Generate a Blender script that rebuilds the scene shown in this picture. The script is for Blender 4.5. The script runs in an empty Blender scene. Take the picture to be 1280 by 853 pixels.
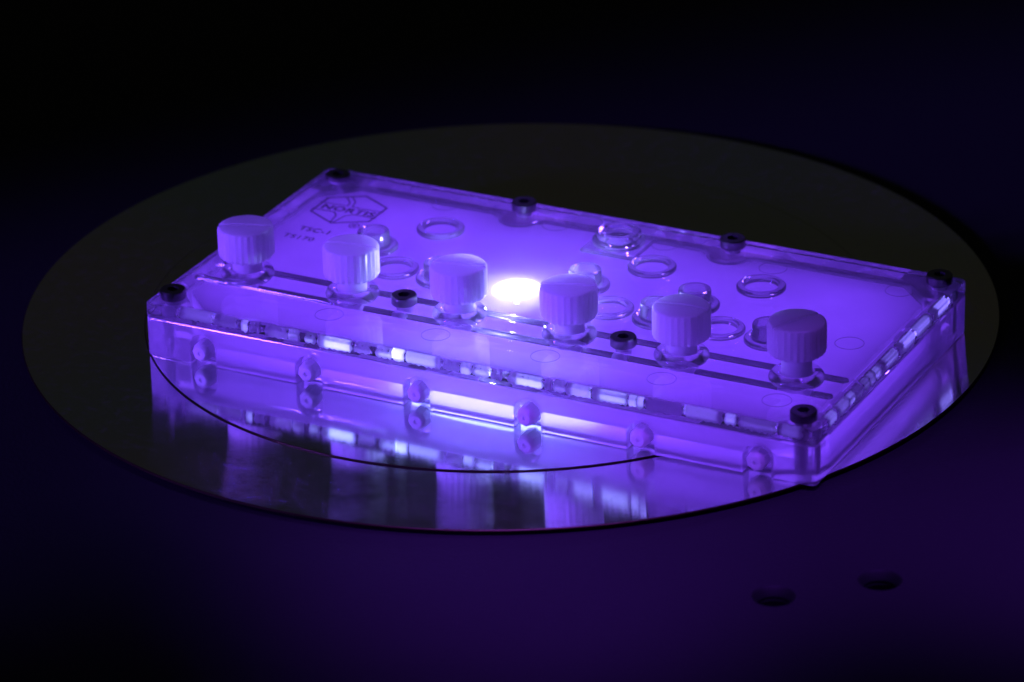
import bpy, bmesh, math
from mathutils import Matrix, Vector
S = 0.01                                   # one millimetre of the real chip in scene units
scene = bpy.context.scene
COL = scene.collection

# ------------------------------------------------------------------ camera, world, lamps, exposure
cam_d = bpy.data.cameras.new('camera')
cam = bpy.data.objects.new('camera', cam_d); COL.objects.link(cam)
CAM = Vector((437.74, -683.142, 374.93)); YAW, PITCH, ROLL = -0.4791, 0.4336, -0.0263
cp, sp_, cy, sy = math.cos(PITCH), math.sin(PITCH), math.cos(YAW), math.sin(YAW)
fw = Vector((sy*cp, cy*cp, -sp_)); rt = Vector((cy, -sy, 0)); up = rt.cross(fw)
rt2 = rt*math.cos(ROLL) + up*math.sin(ROLL); up2 = up*math.cos(ROLL) - rt*math.sin(ROLL)
m = Matrix.Identity(4)
for i in range(3):
    m[i][0], m[i][1], m[i][2] = rt2[i], up2[i], -fw[i]
    m[i][3] = CAM[i]*S
cam.matrix_world = m
cam_d.sensor_width = 36.0; cam_d.sensor_fit = 'HORIZONTAL'
cam_d.lens = 5523.4/1280*36
cam_d.clip_start = 0.1; cam_d.clip_end = 200
cam_d.dof.use_dof = True
cam_d.dof.focus_distance = (Vector((85, 12, 12)) - CAM).dot(fw)*S
cam_d.dof.aperture_fstop = cam_d.lens/1000/(7.5*S)
scene.camera = cam

world = bpy.data.worlds.new('World'); scene.world = world; world.use_nodes = True
bg = world.node_tree.nodes['Background']
bg.inputs[0].default_value = (0.95, 1.0, 0.85, 1); bg.inputs[1].default_value = 0.0072

vs = scene.view_settings
vs.view_transform = 'Standard'; vs.look = 'None'; vs.exposure = 0.0; vs.gamma = 1.0; vs.use_curve_mapping = False
cy_ = scene.cycles
cy_.max_bounces = 24; cy_.diffuse_bounces = 6; cy_.glossy_bounces = 12; cy_.transmission_bounces = 20
cy_.transparent_max_bounces = 16
cy_.caustics_reflective = True; cy_.caustics_refractive = True
cy_.sample_clamp_indirect = 120.0; cy_.sample_clamp_direct = 0.0
cy_.use_denoising = True

L_ = 146.2
VIOLET = (0.185, 0.050, 1.0)
PALE = (0.27, 0.29, 1.0)
def lamp(name, x, y, z, sx, sy_, radiance, color, down=False, shape='ELLIPSE'):
    """an added area lamp, unseen, giving glow inside the case; radiance in scene-linear units"""
    d = bpy.data.lights.new(name, 'AREA'); d.shape = shape
    d.size = sx*S; d.size_y = sy_*S
    d.color = color
    d.energy = radiance*math.pi*((math.pi/4 if shape == 'ELLIPSE' else 1)*sx*S*sy_*S)
    o = bpy.data.objects.new(name, d); COL.objects.link(o)
    o.location = (x*S, y*S, z*S)
    if not down: o.rotation_euler = (math.pi, 0, 0)      # area lamps shine along their own -Z
    return o
SPX, SPY = 63.8, 38.0
ZUP, ZDN = 3.9, 7.2
lamp('plate_glow', 73, 37.5, ZUP, 137, 66, 1.0, VIOLET, False, 'RECTANGLE')  # unseen lamps added within the plate to make it glow
lamp('plate_glow', 68, 40, ZUP, 100, 52, 0.5, VIOLET)
lamp('plate_glow', 67, 38, ZUP, 72, 48, 0.8, (0.22, 0.12, 1.0))
lamp('plate_glow', 63.5, 39.5, ZUP, 36, 32, 2.2, PALE)
lamp('beam_halo', 63.3, 36.0, 7.5, 19, 19, 2.2, PALE)  # lamps added under the plate's top, standing in for the beam
lamp('beam_spot', SPX+0.4, SPY+0.4, 7.85, 9, 10, 60.0, PALE)
lamp('plate_glow', 73, 37.5, ZDN, 137, 66, 1.2, VIOLET, True, 'RECTANGLE')
lamp('floor_glow', 73, 37.5, 2.3, 135, 64, 0.8, VIOLET, True, 'RECTANGLE')  # added lamps below the plate, whitening the strip behind the front wall
lamp('floor_glow', 72, 11, 2.25, 96, 14, 1.2, VIOLET, True)
lamp('floor_glow', 75, 9, 2.4, 46, 10, 6.0, (0.21, 0.27, 1.0), True)
def strip(name, loc, aim, sx, sy_, radiance, color):
    o = lamp(name, *loc, sx, sy_, radiance, color, True, 'RECTANGLE')
    o.rotation_euler = Vector(aim).to_track_quat('-Z', 'Y').to_euler()
    return o
strip('wall_glow', (4.0, 37, 5.4), (-1, 0, 0), 58, 4.8, 1.6, VIOLET)  # lamps added in the gap beside the plate to brighten the walls
strip('wall_glow', (142.3, 37, 5.6), (1, 0, 0), 58, 4.2, 0.7, VIOLET)
strip('wall_glow', (72, 71.0, 5.4), (0, 1, 0), 128, 4.8, 1.6, VIOLET)
import random
rnd = random.Random(5)
GZ = 8.405                                   # height of the lamps added under the lid rim
BEADS = []                                   # added beads that hold edge-glint lamps, front and right: (x, y, length, along)
x = 7.5
while x < 138.0:
    ln = rnd.choice((1.6, 2.6, 3.8, 5.4, 8.0)); near = math.exp(-((x+ln/2-72)/38)**2)
    k = rnd.choice((0.0, 0.35, 0.7, 1.3, 2.2)); t_ = min(1, 0.25+near*k)
    BEADS.append((x+ln/2, 1.35+rnd.uniform(-0.2, 0.2), ln, 0))
    if k: strip('added_edge_glow', (x+ln/2+rnd.uniform(-0.2, 0.2)*ln, BEADS[-1][1]+0.1, 9.97+rnd.uniform(-0.3, 0.3)), (0, -1, 0), ln*rnd.uniform(0.55, 0.98), rnd.uniform(0.5, 1.5), (0.6+2.6*near)*k,
          tuple(v*(1-t_)+p_*t_ for v, p_ in zip(VIOLET, PALE)))
    x += ln+rnd.choice((0.0, 0.25, 1.0))
y = 7.5
while y < 66:
    ln = rnd.choice((2.6, 3.8, 5.4)) if y < 32 else 8.0; k = rnd.choice((0.2, 0.7, 1.4)) if y < 32 else rnd.choice((1.3, 2.0))
    BEADS.append((L_-1.35+rnd.uniform(-0.2, 0.2), y+ln/2, ln, 1))
    strip('added_edge_glow', (BEADS[-1][0]-0.1, y+ln/2+rnd.uniform(-0.2, 0.2)*ln, 9.97+rnd.uniform(-0.3, 0.3)), (1, 0, 0), ln*rnd.uniform(0.6, 0.98), rnd.uniform(0.4, 1.0), (0.8+1.0*y/70)*k,
          tuple(v*0.5+p_*0.5 for v, p_ in zip(VIOLET, PALE)))
    y += ln+rnd.choice((0.0, 0.3, 0.8))
lamp('added_edge_glow', 144.3, 38, GZ, 2.6, 58, 0.3, VIOLET, False, 'RECTANGLE')  # unseen strips added to make the whole lid rim glow
lamp('added_edge_glow', 73, 1.75, GZ, 122, 2.8, 0.3, VIOLET, False, 'RECTANGLE')
lamp('added_edge_glow', 1.9, 38, GZ, 2.6, 58, 0.42, VIOLET, False, 'RECTANGLE')
lamp('added_edge_glow', 72, 75.0, GZ, 122, 3.0, 0.38, VIOLET, False, 'RECTANGLE')
def point(name, loc, power, color, radius):
    d = bpy.data.lights.new(name, 'POINT'); d.energy = power; d.color = color; d.shadow_soft_size = radius*S
    o = bpy.data.objects.new(name, d); COL.objects.link(o); o.location = Vector(loc)*S
point('beam_scatter', (65.2, 36.6, 12.5), 7.0, PALE, 0.5)  # added point light, standing in for light scattered off the spot
def spot(name, loc, aim, power, angle, blend, color, radius):
    d = bpy.data.lights.new(name, 'SPOT'); d.energy = power; d.color = color
    d.spot_size = math.radians(angle); d.spot_blend = blend; d.shadow_soft_size = radius
    o = bpy.data.objects.new(name, d); COL.objects.link(o)
    o.location = Vector(loc)*S
    o.rotation_euler = (Vector(aim)-Vector(loc)).to_track_quat('-Z', 'Y').to_euler()
    return o
spot('violet_fill', (-410, -545, 175), (26, 27, 20), 17500, 8.4, 1.0, (0.175, 0.054, 1.0), 0.9)  # fill added from the front left to brighten the knobs
spot('overhead_beam', (60, 330, 330), (62, 34, 14), 1700, 11, 1.0, (0.20, 0.08, 1.0), 0.4)
spot('bench_fill', (190, -190, 520), (114, -48, 0), 2000, 13.5, 1.0, (0.23, 0.04, 1.0), 0.25)  # added spots that make the violet pools on the table
spot('bench_fill', (300, -40, 520), (196, 6, 0), 1500, 14, 1.0, (0.23, 0.04, 1.0), 0.25)

# ------------------------------------------------------------------ materials
def mat(name):
    mt = bpy.data.materials.new(name); mt.use_nodes = True
    nt = mt.node_tree; b = nt.nodes['Principled BSDF']
    return mt, nt, b
def noise_bump(nt, b, scale, strength, dist=0.001, detail=6):
    tc = nt.nodes.new('ShaderNodeTexCoord'); n = nt.nodes.new('ShaderNodeTexNoise')
    n.inputs['Scale'].default_value = scale; n.inputs['Detail'].default_value = detail
    bp = nt.nodes.new('ShaderNodeBump'); bp.inputs['Strength'].default_value = strength
    bp.inputs['Distance'].default_value = dist
    nt.links.new(tc.outputs['Object'], n.inputs['Vector']); nt.links.new(n.outputs[0], bp.inputs['Height'])
    nt.links.new(bp.outputs[0], b.inputs['Normal'])
    return n, tc

def glass_mat(name, rough, tint, haze, bump=0.15):
    mt, nt, b = mat(name)
    b.inputs['Base Color'].default_value = (*tint, 1); b.inputs['Transmission Weight'].default_value = 1
    b.inputs['IOR'].default_value = 1.49; b.inputs['Roughness'].default_value = rough
    noise_bump(nt, b, 14, bump, 0.002, 3)
    if haze > 0:
        d = nt.nodes.new('ShaderNodeBsdfTranslucent'); d.inputs[0].default_value = (0.85, 0.82, 0.9, 1)
        d2 = nt.nodes.new('ShaderNodeBsdfDiffuse'); d2.inputs[0].default_value = (0.85, 0.82, 0.9, 1)
        a = nt.nodes.new('ShaderNodeMixShader'); a.inputs[0].default_value = 0.5
        nt.links.new(d.outputs[0], a.inputs[1]); nt.links.new(d2.outputs[0], a.inputs[2])
        x = nt.nodes.new('ShaderNodeMixShader'); x.inputs[0].default_value = haze
        nt.links.new(b.outputs[0], x.inputs[1]); nt.links.new(a.outputs[0], x.inputs[2])
        nt.links.new(x.outputs[0], nt.nodes['Material Output'].inputs[0])
    return mt
M_LID = glass_mat('clear_acrylic', 0.0, (0.98, 0.98, 0.985), 0.025, 0.03)
M_LIDB = glass_mat('acrylic_contact_face', 0.0, (0.98, 0.98, 0.985), 0.5, 0.03)
nt = M_LIDB.node_tree
tc = nt.nodes.new('ShaderNodeTexCoord'); n = nt.nodes.new('ShaderNodeTexVoronoi'); n.inputs['Scale'].default_value = 22
rp = nt.nodes.new('ShaderNodeValToRGB'); rp.color_ramp.elements[0].position = 0.45; rp.color_ramp.elements[1].position = 0.5
rp.color_ramp.elements[0].color = (0.15, 0.15, 0.15, 1); rp.color_ramp.elements[1].color = (0.8, 0.8, 0.8, 1)
sp = nt.nodes.new('ShaderNodeSeparateColor')
nt.links.new(tc.outputs['Object'], n.inputs['Vector']); nt.links.new(n.outputs['Color'], sp.inputs[0]); nt.links.new(sp.outputs[0], rp.inputs[0])
outmix = nt.nodes['Material Output'].inputs[0].links[0].from_node
sx = nt.nodes.new('ShaderNodeSeparateXYZ'); nt.links.new(tc.outputs['Object'], sx.inputs[0])
def math_node(op, a, b_):
    q = nt.nodes.new('ShaderNodeMath'); q.operation = op
    for i_, v in enumerate((a, b_)):
        if isinstance(v, (int, float)): q.inputs[i_].default_value = v
        else: nt.links.new(v, q.inputs[i_])
    return q.outputs[0]
edge = math_node('MINIMUM', math_node('MINIMUM', sx.outputs[0], math_node('SUBTRACT', 1.462, sx.outputs[0])),
                 math_node('MINIMUM', sx.outputs[1], math_node('SUBTRACT', 0.769, sx.outputs[1])))
nt.links.new(math_node('MAXIMUM', math_node('MULTIPLY', rp.outputs[0], math_node('LESS_THAN', edge, 0.036)), 0.05), outmix.inputs[0])
M_WALL = glass_mat('milled_acrylic', 0.008, (0.98, 0.98, 0.985), 0.30, 0.05)
M_CLEAR = glass_mat('moulded_clear_plastic', 0.0, (0.98, 0.98, 0.985), 0.10, 0.3)
M_HAZY = glass_mat('hazy_clear_plastic', 0.12, (0.97, 0.96, 0.98), 0.22, 0.2)
M_MILLED = glass_mat('milled_hole_wall', 0.25, (0.97, 0.96, 0.98), 0.6, 0.2)

# frosted plate: half diffuse reflection, half diffuse transmission
M_PLATE, nt, b = mat('frosted_plate')
nt.nodes.remove(b)
df = nt.nodes.new('ShaderNodeBsdfDiffuse'); tl = nt.nodes.new('ShaderNodeBsdfTranslucent')
tc = nt.nodes.new('ShaderNodeTexCoord'); n = nt.nodes.new('ShaderNodeTexNoise')
n.inputs['Scale'].default_value = 5.0; n.inputs['Detail'].default_value = 5
rp = nt.nodes.new('ShaderNodeValToRGB')
rp.color_ramp.elements[0].position = 0.3; rp.color_ramp.elements[0].color = (0.70, 0.68, 0.72, 1)
rp.color_ramp.elements[1].position = 0.75; rp.color_ramp.elements[1].color = (0.84, 0.82, 0.86, 1)
nt.links.new(tc.outputs['Object'], n.inputs['Vector']); nt.links.new(n.outputs[0], rp.inputs[0])
nt.links.new(rp.outputs[0], df.inputs[0]); nt.links.new(rp.outputs[0], tl.inputs[0])
mx = nt.nodes.new('ShaderNodeMixShader'); mx.inputs[0].default_value = 0.6
nt.links.new(df.outputs[0], mx.inputs[1]); nt.links.new(tl.outputs[0], mx.inputs[2])
nt.links.new(mx.outputs[0], nt.nodes['Material Output'].inputs[0])

M_BEAD, nt, b = mat('translucent_glint')
tb = nt.nodes.new('ShaderNodeBsdfTranslucent'); tb.inputs[0].default_value = (0.9, 0.89, 0.92, 1)
b.inputs['Base Color'].default_value = (0.9, 0.89, 0.92, 1); b.inputs['Roughness'].default_value = 0.42
b.inputs['Transmission Weight'].default_value = 0.7; b.inputs['IOR'].default_value = 1.2
noise_bump(nt, b, 90, 0.5, 0.003)
xb = nt.nodes.new('ShaderNodeMixShader'); xb.inputs[0].default_value = 0.65
nt.links.new(b.outputs[0], xb.inputs[1]); nt.links.new(tb.outputs[0], xb.inputs[2]); nt.links.new(xb.outputs[0], nt.nodes['Material Output'].inputs[0])

def plastic(name, col, rough, sss, radius_mm, bump=0.1):
    mt, nt, b = mat(name)
    b.inputs['Base Color'].default_value = (*col, 1); b.inputs['Roughness'].default_value = rough
    b.inputs['Subsurface Weight'].default_value = sss
    b.inputs['Subsurface Radius'].default_value = (1, 1, 1); b.inputs['Subsurface Scale'].default_value = radius_mm*S
    noise_bump(nt, b, 60, bump, 0.001, 4)
    return mt
M_CAP = plastic('white_nylon', (0.88, 0.87, 0.9), 0.34, 1.0, 4.0)
M_PLUG = plastic('frosted_silicone', (0.86, 0.85, 0.88), 0.3, 0.8, 1.5, 0.4)

M_STEEL, nt, b = mat('black_oxide_steel')
b.inputs['Base Color'].default_value = (0.24, 0.235, 0.24, 1); b.inputs['Metallic'].default_value = 1; b.inputs['Roughness'].default_value = 0.28
noise_bump(nt, b, 80, 0.25, 0.001)
M_THREAD, nt, b = mat('screw_thread_steel')
b.inputs['Base Color'].default_value = (0.8, 0.79, 0.82, 1); b.inputs['Metallic'].default_value = 1; b.inputs['Roughness'].default_value = 0.3

M_INK, nt, b = mat('black_print')
b.inputs['Base Color'].default_value = (0.012, 0.01, 0.014, 1); b.inputs['Roughness'].default_value = 0.6
b.inputs['Alpha'].default_value = 0.9

def wafer_mat(name, base, rough, speck, aniso=0.0):
    mt, nt, b = mat(name)
    b.inputs['Base Color'].default_value = (*base, 1); b.inputs['Metallic'].default_value = 1.0
    b.inputs['Roughness'].default_value = rough
    tc = nt.nodes.new('ShaderNodeTexCoord'); n = nt.nodes.new('ShaderNodeTexNoise')
    n.inputs['Scale'].default_value = 6; n.inputs['Detail'].default_value = 8; n.inputs['Roughness'].default_value = 0.7
    mr = nt.nodes.new('ShaderNodeMapRange')
    mr.inputs['From Min'].default_value = 0.35; mr.inputs['From Max'].default_value = 0.75
    mr.inputs['To Min'].default_value = rough*0.7; mr.inputs['To Max'].default_value = rough*1.5
    nt.links.new(tc.outputs['Object'], n.inputs['Vector']); nt.links.new(n.outputs[0], mr.inputs[0])
    nt.links.new(mr.outputs[0], b.inputs['Roughness'])
    if aniso:
        nv = nt.nodes.new('ShaderNodeTexNoise'); nv.inputs['Scale'].default_value = 0.9; nv.inputs['Detail'].default_value = 1
        rv = nt.nodes.new('ShaderNodeValToRGB')          # thin oxide film: brownish here, greenish there
        rv.color_ramp.elements[0].position = 0.35; rv.color_ramp.elements[0].color = (0.90, 0.78, 0.70, 1)
        rv.color_ramp.elements[1].position = 0.62; rv.color_ramp.elements[1].color = (0.70, 0.86, 0.72, 1)
        nt.links.new(tc.outputs['Object'], nv.inputs['Vector']); nt.links.new(nv.outputs[0], rv.inputs[0]); nt.links.new(rv.outputs[0], b.inputs['Base Color'])
        b.inputs['Anisotropic'].default_value = aniso        # fine grinding marks, all one way
        cx = nt.nodes.new('ShaderNodeCombineXYZ')
        for i_, v in enumerate((-0.46, 0.89, 0.0)): cx.inputs[i_].default_value = v
        nt.links.new(cx.outputs[0], b.inputs['Tangent'])
    d = nt.nodes.new('ShaderNodeBsdfDiffuse'); d.inputs[0].default_value = (0.5, 0.48, 0.45, 1)
    x = nt.nodes.new('ShaderNodeMixShader'); n2 = nt.nodes.new('ShaderNodeTexNoise'); n2.inputs['Scale'].default_value = 45; n2.inputs['Detail'].default_value = 10; n2.inputs['Roughness'].default_value = 0.75
    m2 = nt.nodes.new('ShaderNodeMapRange'); m2.inputs['From Min'].default_value = 0.52; m2.inputs['From Max'].default_value = 0.75
    m2.inputs['To Min'].default_value = speck; m2.inputs['To Max'].default_value = speck+0.10
    nt.links.new(tc.outputs['Object'], n2.inputs['Vector']); nt.links.new(n2.outputs[0], m2.inputs[0]); nt.links.new(m2.outputs[0], x.inputs[0])
    nt.links.new(b.outputs[0], x.inputs[1]); nt.links.new(d.outputs[0], x.inputs[2])
    nt.links.new(x.outputs[0], nt.nodes['Material Output'].inputs[0])
    return mt
M_WAFER_BIG = wafer_mat('polished_silicon', (0.86, 0.85, 0.84), 0.085, 0.02, 0.95)
M_WAFER = wafer_mat('mirror_silicon', (0.84, 0.84, 0.85), 0.075, 0.012, 0.6)
M_RIM, nt, b = mat('wafer_edge')
b.inputs['Base Color'].default_value = (0.05, 0.04, 0.02, 1); b.inputs['Roughness'].default_value = 0.45; b.inputs['Metallic'].default_value = 1.0

M_TABLE, nt, b = mat('black_anodised_table')
b.inputs['Base Color'].default_value = (0.024, 0.022, 0.025, 1); b.inputs['Roughness'].default_value = 0.6
b.inputs['Specular IOR Level'].default_value = 0.15
n, tcn = noise_bump(nt, b, 120, 0.35, 0.002)

# ------------------------------------------------------------------ mesh helpers (millimetres in, scene units out)
def link(name, me, material, parent=None, kind=None):
    o = bpy.data.objects.new(name, me); COL.objects.link(o)
    if isinstance(material, (list, tuple)):
        for k in material: me.materials.append(k)
    elif material: me.materials.append(material)
    if parent: o.parent = parent
    if kind: o['kind'] = kind
    return o
def finish(bm, name, smooth=30, scale=True):
    if scale: bmesh.ops.scale(bm, vec=(S, S, S), verts=bm.verts)
    bmesh.ops.recalc_face_normals(bm, faces=bm.faces)
    me = bpy.data.meshes.new(name); bm.to_mesh(me); bm.free()
    if smooth:
        for p_ in me.polygons: p_.use_smooth = True
        me.set_sharp_from_angle(angle=math.radians(smooth))
    return me
def add_lathe(bm, prof, n=48, c=(0, 0, 0), closed=False, radial=None):
    """prof: list of (r, z). closed: profile is a loop. radial(k, i) scales r"""
    rings = []
    for i, (r, z) in enumerate(prof):
        if r < 1e-6:
            rings.append([bm.verts.new((c[0], c[1], c[2]+z))])
        else:
            ring = []
            for k in range(n):
                a = 2*math.pi*k/n; rr = r*(radial(k, i) if radial else 1)
                ring.append(bm.verts.new((c[0]+rr*math.cos(a), c[1]+rr*math.sin(a), c[2]+z)))
            rings.append(ring)
    pairs = list(zip(rings[:-1], rings[1:]))
    if closed: pairs.append((rings[-1], rings[0]))
    for a, b_ in pairs:
        if len(a) == 1 and len(b_) == 1: continue
        for k in range(n):
            k2 = (k+1) % n
            if len(a) == 1: bm.faces.new((a[0], b_[k], b_[k2]))
            elif len(b_) == 1: bm.faces.new((a[k], a[k2], b_[0]))
            else: bm.faces.new((a[k], a[k2], b_[k2], b_[k]))
    return rings
def add_prism(bm, pts, z0, z1):
    a = [bm.verts.new((x, y, z0)) for x, y in pts]; b_ = [bm.verts.new((x, y, z1)) for x, y in pts]
    bm.faces.new(a[::-1]); bm.faces.new(b_)
    for i in range(len(pts)):
        j = (i+1) % len(pts); bm.faces.new((a[i], a[j], b_[j], b_[i]))
def add_box(bm, x0, x1, y0, y1, z0, z1):
    add_prism(bm, [(x0, y0), (x1, y0), (x1, y1), (x0, y1)], z0, z1)
def arc(cx, cy_, r, a0, a1, n):
    return [(cx+r*math.cos(math.radians(a0+(a1-a0)*i/n)), cy_+r*math.sin(math.radians(a0+(a1-a0)*i/n))) for i in range(n+1)]
def temp(bm):
    bmesh.ops.recalc_face_normals(bm, faces=bm.faces)
    me = bpy.data.meshes.new('cutter'); bm.to_mesh(me); bm.free()
    o = bpy.data.objects.new('cutter', me); COL.objects.link(o); return o
def carve(bm, cutters, bevel=0, seg=2, angle=40, add=()):
    """boolean difference; returns a fresh bmesh in millimetres"""
    o = temp(bm); cs = [temp(c) for c in cutters]; us = [temp(c) for c in add]
    for c in us:
        md = o.modifiers.new('join', 'BOOLEAN'); md.operation = 'UNION'; md.object = c; md.solver = 'EXACT'
    for c in cs:
        md = o.modifiers.new('cut', 'BOOLEAN'); md.operation = 'DIFFERENCE'; md.object = c; md.solver = 'EXACT'
    if bevel:
        bv = o.modifiers.new('bevel', 'BEVEL'); bv.width = bevel; bv.segments = seg; bv.limit_method = 'ANGLE'
        bv.angle_limit = math.radians(angle); bv.use_clamp_overlap = True; bv.harden_normals = False
    dg = bpy.context.evaluated_depsgraph_get(); dg.update()
    me = bpy.data.meshes.new_from_object(o.evaluated_get(dg))
    out = bmesh.new(); out.from_mesh(me); bpy.data.meshes.remove(me)
    for q in cs+us+[o]:
        d = q.data; bpy.data.objects.remove(q); bpy.data.meshes.remove(d)
    return out
def copy_part(o, parent, loc=None, rotz=None):
    c = o.copy(); COL.objects.link(c); c.parent = parent
    if loc is not None: c.location = [v*S for v in loc]
    if rotz is not None: c.rotation_euler = (0, 0, rotz)
    for ch in list(o.children):
        d = ch.copy(); COL.objects.link(d); d.parent = c
    return c

L, W, H = 146.2, 76.9, 11.56
LZ = 8.42                                   # underside of the lid
T1, T2 = 0.32, 0.7                           # thickness of upper and lower wafer
WX, WY = 56.7, 50.0                         # common centre of the wafers

# ------------------------------------------------------------------ table and wafers
ZT = -T1-T2-0.01
HOLES = [(155.6, -40.7), (170.6, -27.2)]
bm = bmesh.new()
ed = []
def loop(pts, z):
    v = [bm.verts.new((x, y, z)) for x, y in pts]
    return v, [bm.edges.new((v[i], v[(i+1) % len(v)])) for i in range(len(v))]
_, e = loop([(-6000, -6000), (6000, -6000), (6000, 6000), (-6000, 6000)], ZT); ed += e
mid = []
for hx, hy in HOLES:
    v, e = loop(arc(hx, hy, 4.1, 0, 360, 48)[:-1], ZT); ed += e; mid.append((hx, hy, v))
bmesh.ops.triangle_fill(bm, use_beauty=True, use_dissolve=False, edges=ed)
for hx, hy, v in mid:
    prev = v
    for r, dz in ((3.95, -0.12), (3.7, -0.5), (3.1, -1.4), (3.0, -1.8), (3.1, -2.2), (3.0, -2.6), (3.1, -3.0), (3.1, -14)):
        nv = [bm.verts.new((x, y, ZT+dz)) for x, y in arc(hx, hy, r, 0, 360, 48)[:-1]]
        for i in range(48): bm.faces.new((prev[i], prev[(i+1) % 48], nv[(i+1) % 48], nv[i]))
        prev = nv
    bm.faces.new(prev)
M_BORE_SHADE, nt, b = mat('bore_shade'); b.inputs['Base Color'].default_value = (0.006, 0.006, 0.006, 1); b.inputs['Roughness'].default_value = 0.7  # shade inside the holes, put into a darker colour
me = finish(bm, 'table_top', 25)
table = link('table_top', me, [M_TABLE, M_BORE_SHADE], kind='structure')
for p_ in me.polygons:
    if p_.center.z < (ZT-0.2)*S: p_.material_index = 1

def wafer(name, r, z0, z1, mtop, label, bow=0.0):
    """bow: slope in degrees that the outer fifth reaches at the rim"""
    bm = bmesh.new(); t = z1-z0
    prof = [(0, 0), (r*0.8, 0)]; top = [(r*0.8, t)]; z_ = 0.0; n_ = 14 if bow else 1
    for i in range(1, n_+1):
        z_ += math.tan(math.radians(bow*(i-0.5)/n_))*0.2*r/n_ if bow else 0.0
        rr_ = r*0.8+(0.2*r-0.2)*i/n_
        prof.append((rr_, z_)); top.append((rr_, z_+t))
    prof += [(r-0.02, z_+t*0.25), (r, z_+t*0.5), (r-0.02, z_+t*0.75)]
    add_lathe(bm, prof+top[::-1]+[(0, t)], 256)
    me = finish(bm, name, 20)
    o = link(name, me, [mtop, M_RIM]); o.location = (WX*S, WY*S, z0*S)
    for p_ in me.polygons:
        if abs(p_.normal.z) < 0.97: p_.material_index = 1
    o['label'] = label; o['category'] = 'wafer'
    return o
wafer('silicon_wafer', 100, -T1-T2, -T1-0.003, M_WAFER_BIG, 'large round dark mirror disc lying flat on the black table, lowest of the two', 3.2)
wafer('silicon_wafer', 75, -T1, -0.012, M_WAFER, 'smaller thin mirror disc under the glowing clear case, its black edge curving in front')

# ------------------------------------------------------------------ the chip
chip = bpy.data.objects.new('microfluidic_chip', None); COL.objects.link(chip)
chip['label'] = 'clear acrylic laboratory chip glowing violet, with six white knobs and black screws'
chip['category'] = 'lab device'

CAPX = [13.1+24.2*k for k in range(6)]; CAPY = 19.0
SCREWS = [(4.3, 4.3, 'c'), (L-4.3, 4.3, 'c'), (L-4.3, W-4.2, 'c'), (4.3, W-4.2, 'c'),
          (48.8, W-4.2, 'b'), (96.6, W-4.2, 'b'), (48.7, 19.6, 'm'), (97.2, 19.4, 'm')]

def cavity(t, back, ch, rb):
    """outline of the hollow: chamfered corners, rounded bosses for the two rear screws"""
    p_ = [(t+ch, t), (L-t-ch, t), (L-t, t+ch), (L-t, back-ch), (L-t-ch, back)]
    for sx in (96.6, 48.8):
        p_ += [(sx+rb+1, back), (sx+rb, back-1)]
        p_ += arc(sx, W-4.2-1.6, rb, -15, -165, 10)
        p_ += [(sx-rb, back-1), (sx-rb-1, back)]
    p_ += [(t+ch, back), (t, back-ch), (t, t+ch)]
    return p_
RB, RF, CB, CF = (38.0, 55.7), (38.8, 34.0), (29.5, 42.4), (49.5, 33.5)
PORTS = (RB, RF, CB, CF)
# housing: a frame of four walls with six arched mouths in front
bm = bmesh.new(); add_box(bm, 0, L, 0, W, 0.0, LZ-0.03)
bmesh.ops.bevel(bm, geom=[e for e in bm.edges if abs(e.verts[0].co.z-e.verts[1].co.z) > 1], offset=1.2, segments=4, profile=0.5, affect='EDGES')
c1 = bmesh.new(); add_prism(c1, cavity(3.4, W-5.2, 6.5, 4.3), -1, LZ+1)
cutters = [c1]
for x in CAPX:
    c = bmesh.new()
    pts = [(x+2.85, -1), (x+2.85, 3.6)] + arc(x, 3.6, 2.85, 0, 180, 16)[1:-1] + [(x-2.85, 3.6), (x-2.85, -1)]
    a = [c.verts.new((px, -2, pz)) for px, pz in pts]; b2 = [c.verts.new((px, 2.7, pz)) for px, pz in pts]
    c.faces.new(a[::-1]); c.faces.new(b2)
    for i in range(len(pts)):
        j = (i+1) % len(pts); c.faces.new((a[i], a[j], b2[j], b2[i]))
    cutters.append(c)
bm = carve(bm, cutters, 0.35, 2)
link('housing', finish(bm, 'housing', 14), M_WALL, chip)

# lid, with two half-round ribs beside the row of knobs
def rib(y, x0, x1, r):
    bm = bmesh.new(); n = 14
    prof = [(r*math.cos(math.pi*i/n), r*math.sin(math.pi*i/n)) for i in range(n+1)]
    def sec(x, k_):
        return [bm.verts.new((x, y+a*k_, H+b_*k_)) for a, b_ in prof]+[bm.verts.new((x, y-r*k_, H-1.0)), bm.verts.new((x, y+r*k_, H-1.0))]
    xs = [(x0+r*(1-math.sin(t)), max(math.cos(t), 0.08)) for t in (math.pi/2, 1.2, .8, .4, 0)][::1]
    xs = [(x0+r*(1-math.cos(t)), max(math.sin(t), 0.08)) for t in (0, .4, .8, 1.2, math.pi/2)]
    xs += [(x1-r*(1-math.cos(t)), max(math.sin(t), 0.08)) for t in (math.pi/2, 1.2, .8, .4, 0)]
    secs = [sec(x, k_) for x, k_ in xs]; m_ = n+3
    for a, b_ in zip(secs[:-1], secs[1:]):
        for i in range(m_): bm.faces.new((a[i], a[(i+1) % m_], b_[(i+1) % m_], b_[i]))
    bm.faces.new(secs[0]); bm.faces.new(secs[-1])
    return bm
bm = bmesh.new(); add_box(bm, 0, L, 0, W, LZ, H)
bmesh.ops.bevel(bm, geom=[e for e in bm.edges if abs(e.verts[0].co.z-e.verts[1].co.z) > 1], offset=1.2, segments=4, profile=0.5, affect='EDGES')
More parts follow.
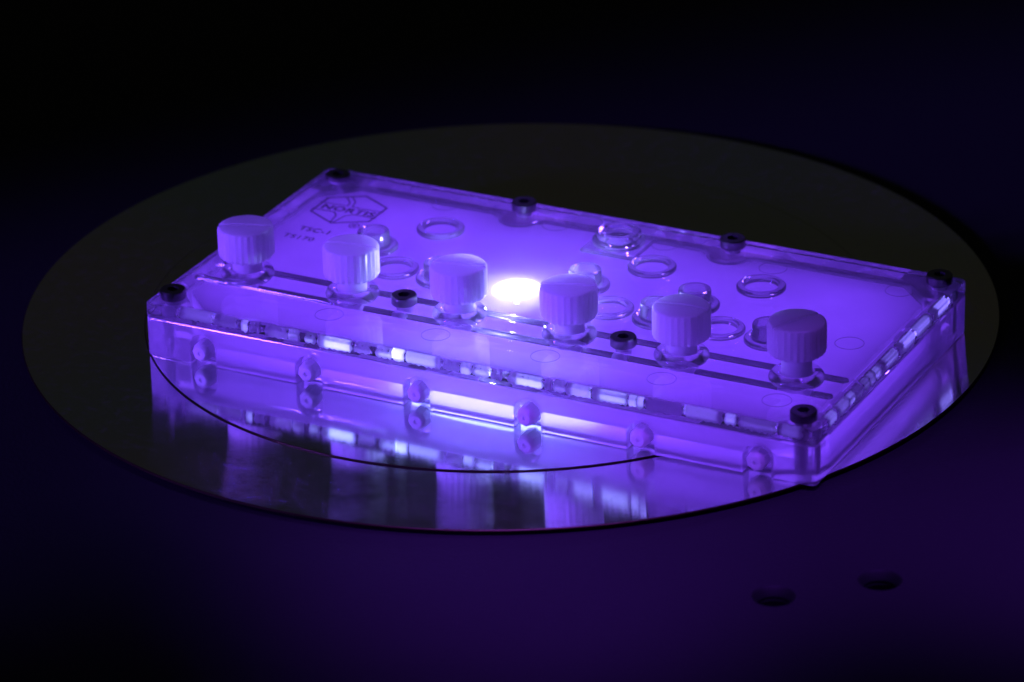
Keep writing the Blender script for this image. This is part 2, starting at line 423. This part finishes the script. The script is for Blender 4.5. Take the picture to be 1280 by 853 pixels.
bmesh.ops.bevel(bm, geom=[e for e in bm.edges if abs(e.verts[0].co.z-e.verts[1].co.z) < 0.01 and abs(e.calc_face_angle(0)) > 0.5], offset=0.45, segments=3, profile=0.5, affect='EDGES')
cutters = []
def drill(x, y, r):
    c = bmesh.new(); add_prism(c, arc(x, y, r, 0, 360, 36)[:-1], LZ-1, H+1); cutters.append(c)
for x in CAPX: drill(x, CAPY, 3.25)
for x, y, t in SCREWS: drill(x, y, 1.62)
bm = carve(bm, cutters, add=(rib(22.6, 3.0, 143.4, 0.95), rib(14.9, 3.0, 143.4, 0.95)))
me = finish(bm, 'lid', 14)
lid = link('lid', me, [M_LID, M_LIDB, M_MILLED], chip)
for p_ in me.polygons:
    if abs(p_.normal.z) < 0.1 and 1.5*S < p_.center.x < (L-1.5)*S and 1.5*S < p_.center.y < (W-1.5)*S: p_.material_index = 2
    if p_.normal.z < -0.9 and p_.center.z < (LZ+0.3)*S: p_.material_index = 1

# added beads standing in for glints in the lid edge
bead_me = {}
for ln in (1.6, 2.6, 3.8, 5.4, 8.0):
    for var in range(3):
        bm = bmesh.new(); n_ = 14; secs = []
        hz = rnd.uniform(0.75, 1.05)
        for i in range(n_+1):
            u = -1+2*i/n_
            end = max(0.0, 1-abs(u)**(2.0*ln))**0.35 if abs(u) < 1 else 0.12
            hh = hz*(end*(1+0.16*math.sin(7*u*ln/3+var*2.1)+rnd.uniform(-0.09, 0.09))+0.05); dd = 0.52*(end+0.05)
            oz = rnd.uniform(-0.07, 0.07)
            secs.append([bm.verts.new((u*ln/2, dd*math.cos(t)*(1+rnd.uniform(-0.06, 0.06)), oz+hh*(abs(math.sin(t))**0.6)*(1 if math.sin(t) > 0 else -1))) for t in [2*math.pi*q/12 for q in range(12)]])
        for a, b_ in zip(secs[:-1], secs[1:]):
            for i in range(12): bm.faces.new((a[i], a[(i+1) % 12], b_[(i+1) % 12], b_[i]))
        bm.faces.new(secs[0]); bm.faces.new(secs[-1])
        bead_me[ln, var] = finish(bm, 'glint_bead', 60); bead_me[ln, var].materials.append(M_BEAD)
for bx, by, ln, al in BEADS:
    o = link('glint_bead', bead_me[ln, rnd.randrange(3)], None, lid); o.location = (bx*S, by*S, 9.97*S)
    if al: o.rotation_euler = (0, 0, math.pi/2)

# frosted plate
bm = bmesh.new(); add_prism(bm, cavity(4.5, W-6.5, 6.6, 4.9), 2.9, 8.15)
link('frosted_plate', finish(bm, 'frosted_plate', 0), M_PLATE, chip)

# thin white sheet added under the plate to catch and bounce light
M_SHEET = plastic('white_sheet', (0.8, 0.79, 0.82), 0.5, 0.0, 1.0)
bm = bmesh.new(); add_prism(bm, cavity(3.6, W-5.4, 6.5, 4.4), 0.12, 0.55)
link('bounce_sheet', finish(bm, 'bounce_sheet', 0), M_SHEET, chip)

# collars and knobs
bm = bmesh.new()
add_lathe(bm, [(3.25, 0), (4.6, 0), (5.1, 0.22), (5.4, 0.65), (5.48, 1.1), (5.35, 1.55), (5.0, 1.98), (4.45, 2.28), (3.9, 2.4), (3.5, 2.3), (3.3, 1.95)], 56, closed=True)
col_me = finish(bm, 'collar', 35)
bm = bmesh.new()
NF = 28; seg = NF*6
def flute(k, i):
    ph = (k % 6)/6.0
    return 1.0 - (0.05*(1-abs(2*ph-1)) if 2 <= i <= 5 else 0.008)
add_lathe(bm, [(0, 0), (3.1, 0), (5.25, 0.0), (5.68, 0.55), (5.72, 1.0), (5.72, 6.0), (5.55, 6.35), (5.3, 6.55), (2.5, 6.72), (0, 6.75)], seg, radial=flute)
slot = bmesh.new(); add_box(slot, -8, 8, -0.42, 0.42, 6.12, 9)
bm = carve(bm, [slot])
cap_me = finish(bm, 'knob_head', 25)
bm = bmesh.new()
add_lathe(bm, [(0, -2.4), (2.6, -2.4), (2.95, -2.0), (3.0, 4.6), (3.15, 5.0), (0, 5.0)], 40)
stem_me = finish(bm, 'stem', 35)
SLOT = [20, 8, 12, 16, 4, 62]
for k, x in enumerate(CAPX):
    cz = 16.55 if k < 5 else 17.9
    col = link('collar', col_me if not col_me.users else col_me, None, chip)
    if not col_me.materials: col_me.materials.append(M_CLEAR)
    col.location = (x*S, CAPY*S, (H+0.015)*S)
    kn = link('knob', cap_me, None, chip)
    if not cap_me.materials: cap_me.materials.append(M_CAP)
    kn.location = (x*S, CAPY*S, cz*S); kn.rotation_euler = (0, 0, math.radians(SLOT[k]))
    st = link('stem', stem_me, None, kn)
    if not stem_me.materials: stem_me.materials.append(M_CAP)
    st.location = (0, 0, -5.0*S+0.0)

# raised ring ports and upright stoppers
bm = bmesh.new()
add_lathe(bm, [(3.45, 0), (4.8, 0), (5.0, 0.2), (5.0, 0.75), (4.7, 1.1), (3.9, 1.15), (3.55, 0.95)], 56, closed=True)
ring_me = finish(bm, 'port_ring', 35); ring_me.materials.append(M_HAZY)
bm = bmesh.new()
add_lathe(bm, [(0, 0), (3.3, 0), (3.3, 3.7), (3.15, 4.0), (2.85, 4.1), (2.5, 3.95), (2.35, 3.3), (2.3, 1.0), (0, 1.0)], 48)
stop_me = finish(bm, 'stopper', 35); stop_me.materials.append(M_HAZY)
for k in (0, 2, 3):
    for (x, y), st in ((RB, 0), (RF, 0), (CB, 1), (CF, 1)):
        o = link('port_ring', ring_me, None, chip); o.location = ((x+24.15*k)*S, y*S, (H+0.015)*S)
        if st and not (k == 3 and (x, y) == CB and False):
            s_ = link('stopper', stop_me, None, o); s_.location = (0, 0, 0.0)

# thin moulding circles on the lid
bm = bmesh.new()
add_lathe(bm, [(2.75, 0), (2.92, 0), (2.9, 0.06), (2.77, 0.06)], 56, closed=True)
circ_me = finish(bm, 'moulding_circle', 0); circ_me.materials.append(M_CLEAR)
for x, y in [(37, 9.8), (60.9, 9.8), (85, 9.7), (110, 9.6), (134, 9.8), (32.5, 68.3), (58.5, 68), (83.5, 68), (108.5, 66), (136.6, 39), (136, 66)]:
    o = link('moulding_circle', circ_me, None, chip); o.location = (x*S, y*S, (H+0.012)*S)

# rear inlet fitting
fit = bmesh.new()
add_lathe(fit, [(2.9, 0.85), (5.2, 0.85), (5.45, 1.1), (5.45, 1.9), (5.0, 2.3), (4.6, 2.5), (4.6, 3.3), (4.3, 3.7), (3.4, 3.75), (3.0, 3.5)], 56, closed=True)
fo = link('inlet_fitting', finish(fit, 'inlet_fitting', 35), M_CLEAR, chip)
fo.location = (75.2*S, 63.4*S, (H+0.015)*S)
bm = bmesh.new(); add_box(bm, -6.2, 6.2, -6.0, 6.0, 0, 0.82)
bmesh.ops.bevel(bm, geom=bm.edges[:], offset=0.3, segments=2, affect='EDGES')
link('fitting_base', finish(bm, 'fitting_base', 30), M_CLEAR, fo)

# screws
def socket_head():
    bm = bmesh.new(); n = 48
    rings = add_lathe(bm, [(1.3, 0.0), (2.45, 0.0), (2.62, 0.18), (2.62, 1.75), (2.42, 2.0), (1.5, 2.0)], n)
    def hexr(k):
        a = (2*math.pi*k/n) % (math.pi/3)-math.pi/6
        return 1.25*math.cos(math.pi/6)/math.cos(a)
    prev = rings[-1]
    for z in (1.98, 0.7):
        nv = []
        for k in range(n):
            a = 2*math.pi*k/n; r = hexr(k); nv.append(bm.verts.new((r*math.cos(a), r*math.sin(a), z)))
        for i in range(n): bm.faces.new((prev[i], prev[(i+1) % n], nv[(i+1) % n], nv[i]))
        prev = nv
    bm.faces.new(prev); bm.faces.new(rings[0])
    return finish(bm, 'screw_head', 30)
head_me = socket_head(); head_me.materials.append(M_STEEL)
bm = bmesh.new()
prof = [(0, -10.6), (1.1, -10.6), (1.2, -10.3)]
z = -10.2
while z < -2.0:
    prof += [(1.1, z), (1.1, z+0.15), (1.5, z+0.38), (1.5, z+0.5)]; z += 0.7
prof += [(1.5, -1.9), (1.5, 0), (0, 0)]
add_lathe(bm, prof, 32)
shank_me = finish(bm, 'screw_shank', 20); shank_me.materials.append(M_THREAD)
for i, (x, y, t) in enumerate(SCREWS):
    zh = H+0.02 if t != 'm' else H+0.55
    if i == 3: zh -= 1.2
    sc_ = link('screw', head_me, None, chip); sc_.location = (x*S, y*S, zh*S); sc_.rotation_euler = (0, 0, 0.4*i)
    if t != 'm' or True:
        sh = link('shank', shank_me, None, sc_)
        if t != 'c': sh.scale = (1, 1, 0.34)

# plugs in the arched mouths
bm = bmesh.new()
add_lathe(bm, [(0, 0.5), (0.4, 0.5), (0.5, 0.0), (1.3, 0.0), (1.95, 0.6), (2.05, 1.2), (2.2, 4.5), (0, 4.5)], 8)
bmesh.ops.rotate(bm, matrix=Matrix.Rotation(-math.pi/2, 3, 'X'), verts=bm.verts)
plug_me = finish(bm, 'tube_plug', 40); plug_me.materials.append(M_PLUG)
for k, x in enumerate(CAPX):
    o = link('tube_plug', plug_me, None, chip); o.location = ((x-0.25)*S, (-1.0+0.3*(k % 3))*S, 2.9*S); o.rotation_euler = (0, 0.5*k, 0.05*((k*2) % 3-1))

# print on the underside of the lid
LZP = LZ-0.03
def stroke(bm, a, b_, w=0.2, z=LZP):
    a = Vector(a); b_ = Vector(b_); d = (b_-a).normalized(); n_ = Vector((-d.y, d.x))*w/2; a = a-d*w/2; b_ = b_+d*w/2
    add_prism(bm, [a-n_, b_-n_, b_+n_, a+n_], z-0.01, z)
bm = bmesh.new()
hx, hy, hr = 13.75, 60.25, 7.75
hv = [(hx+hr*math.cos(math.radians(90+60*i))*1.04, hy+hr*math.sin(math.radians(90+60*i))) for i in range(6)]
for i in range(6): stroke(bm, hv[i], hv[(i+1) % 6], 0.42)
for pts in ([(10.2, 65.9), (12.2, 63.6), (12.6, 61.9)], [(11.3, 66.5), (13.2, 64.2), (13.7, 61.9)], [(6.3, 57.9), (11.5, 57.9), (12.7, 56.6), (13.4, 52.8)],
            [(21.2, 58.2), (16, 58.2), (14.6, 56.8), (13.9, 52.8)], [(6.3, 61.6), (12.6, 61.7)], [(13.7, 61.7), (21.2, 61.7)]):
    for a, b_ in zip(pts[:-1], pts[1:]): stroke(bm, a, b_, 0.27, LZP-0.012)
link('logo_outline', finish(bm, 'logo_outline', 0), M_INK, chip)
def text(name, body, x, y, size, sx=1.0, bold=0.0, align='LEFT', spacing=1.0):
    cu = bpy.data.curves.new('lettering', 'FONT'); cu.body = body; cu.size = size; cu.extrude = 0.005; cu.offset = bold
    cu.align_x = align; cu.space_character = spacing
    o = bpy.data.objects.new('lettering', cu); COL.objects.link(o)
    dg = bpy.context.evaluated_depsgraph_get(); dg.update()
    me = bpy.data.meshes.new_from_object(o.evaluated_get(dg))
    bpy.data.objects.remove(o); bpy.data.curves.remove(cu)
    me.transform(Matrix.Diagonal((sx*S, S, S, 1))); me.materials.clear(); 
    o = link(name, me, M_INK, chip); o.location = (x*S, y*S, (LZP-0.03)*S)
    return o
text('logo_lettering', 'NORTIS', 13.9, 58.75, 3.1, 1.12, 0.07, 'CENTER', 1.05)
text('trademark_sign', '\u00ae', 18.9, 52.0, 3.2, 1.0, 0.01, 'CENTER')
text('type_lettering', 'TSC-1', 8.9, 46.9, 2.7, 1.0, 0.05, 'LEFT', 1.1)
text('serial_lettering', 'TS170', 7.6, 42.5, 2.5, 1.0, 0.025, 'LEFT', 1.15)
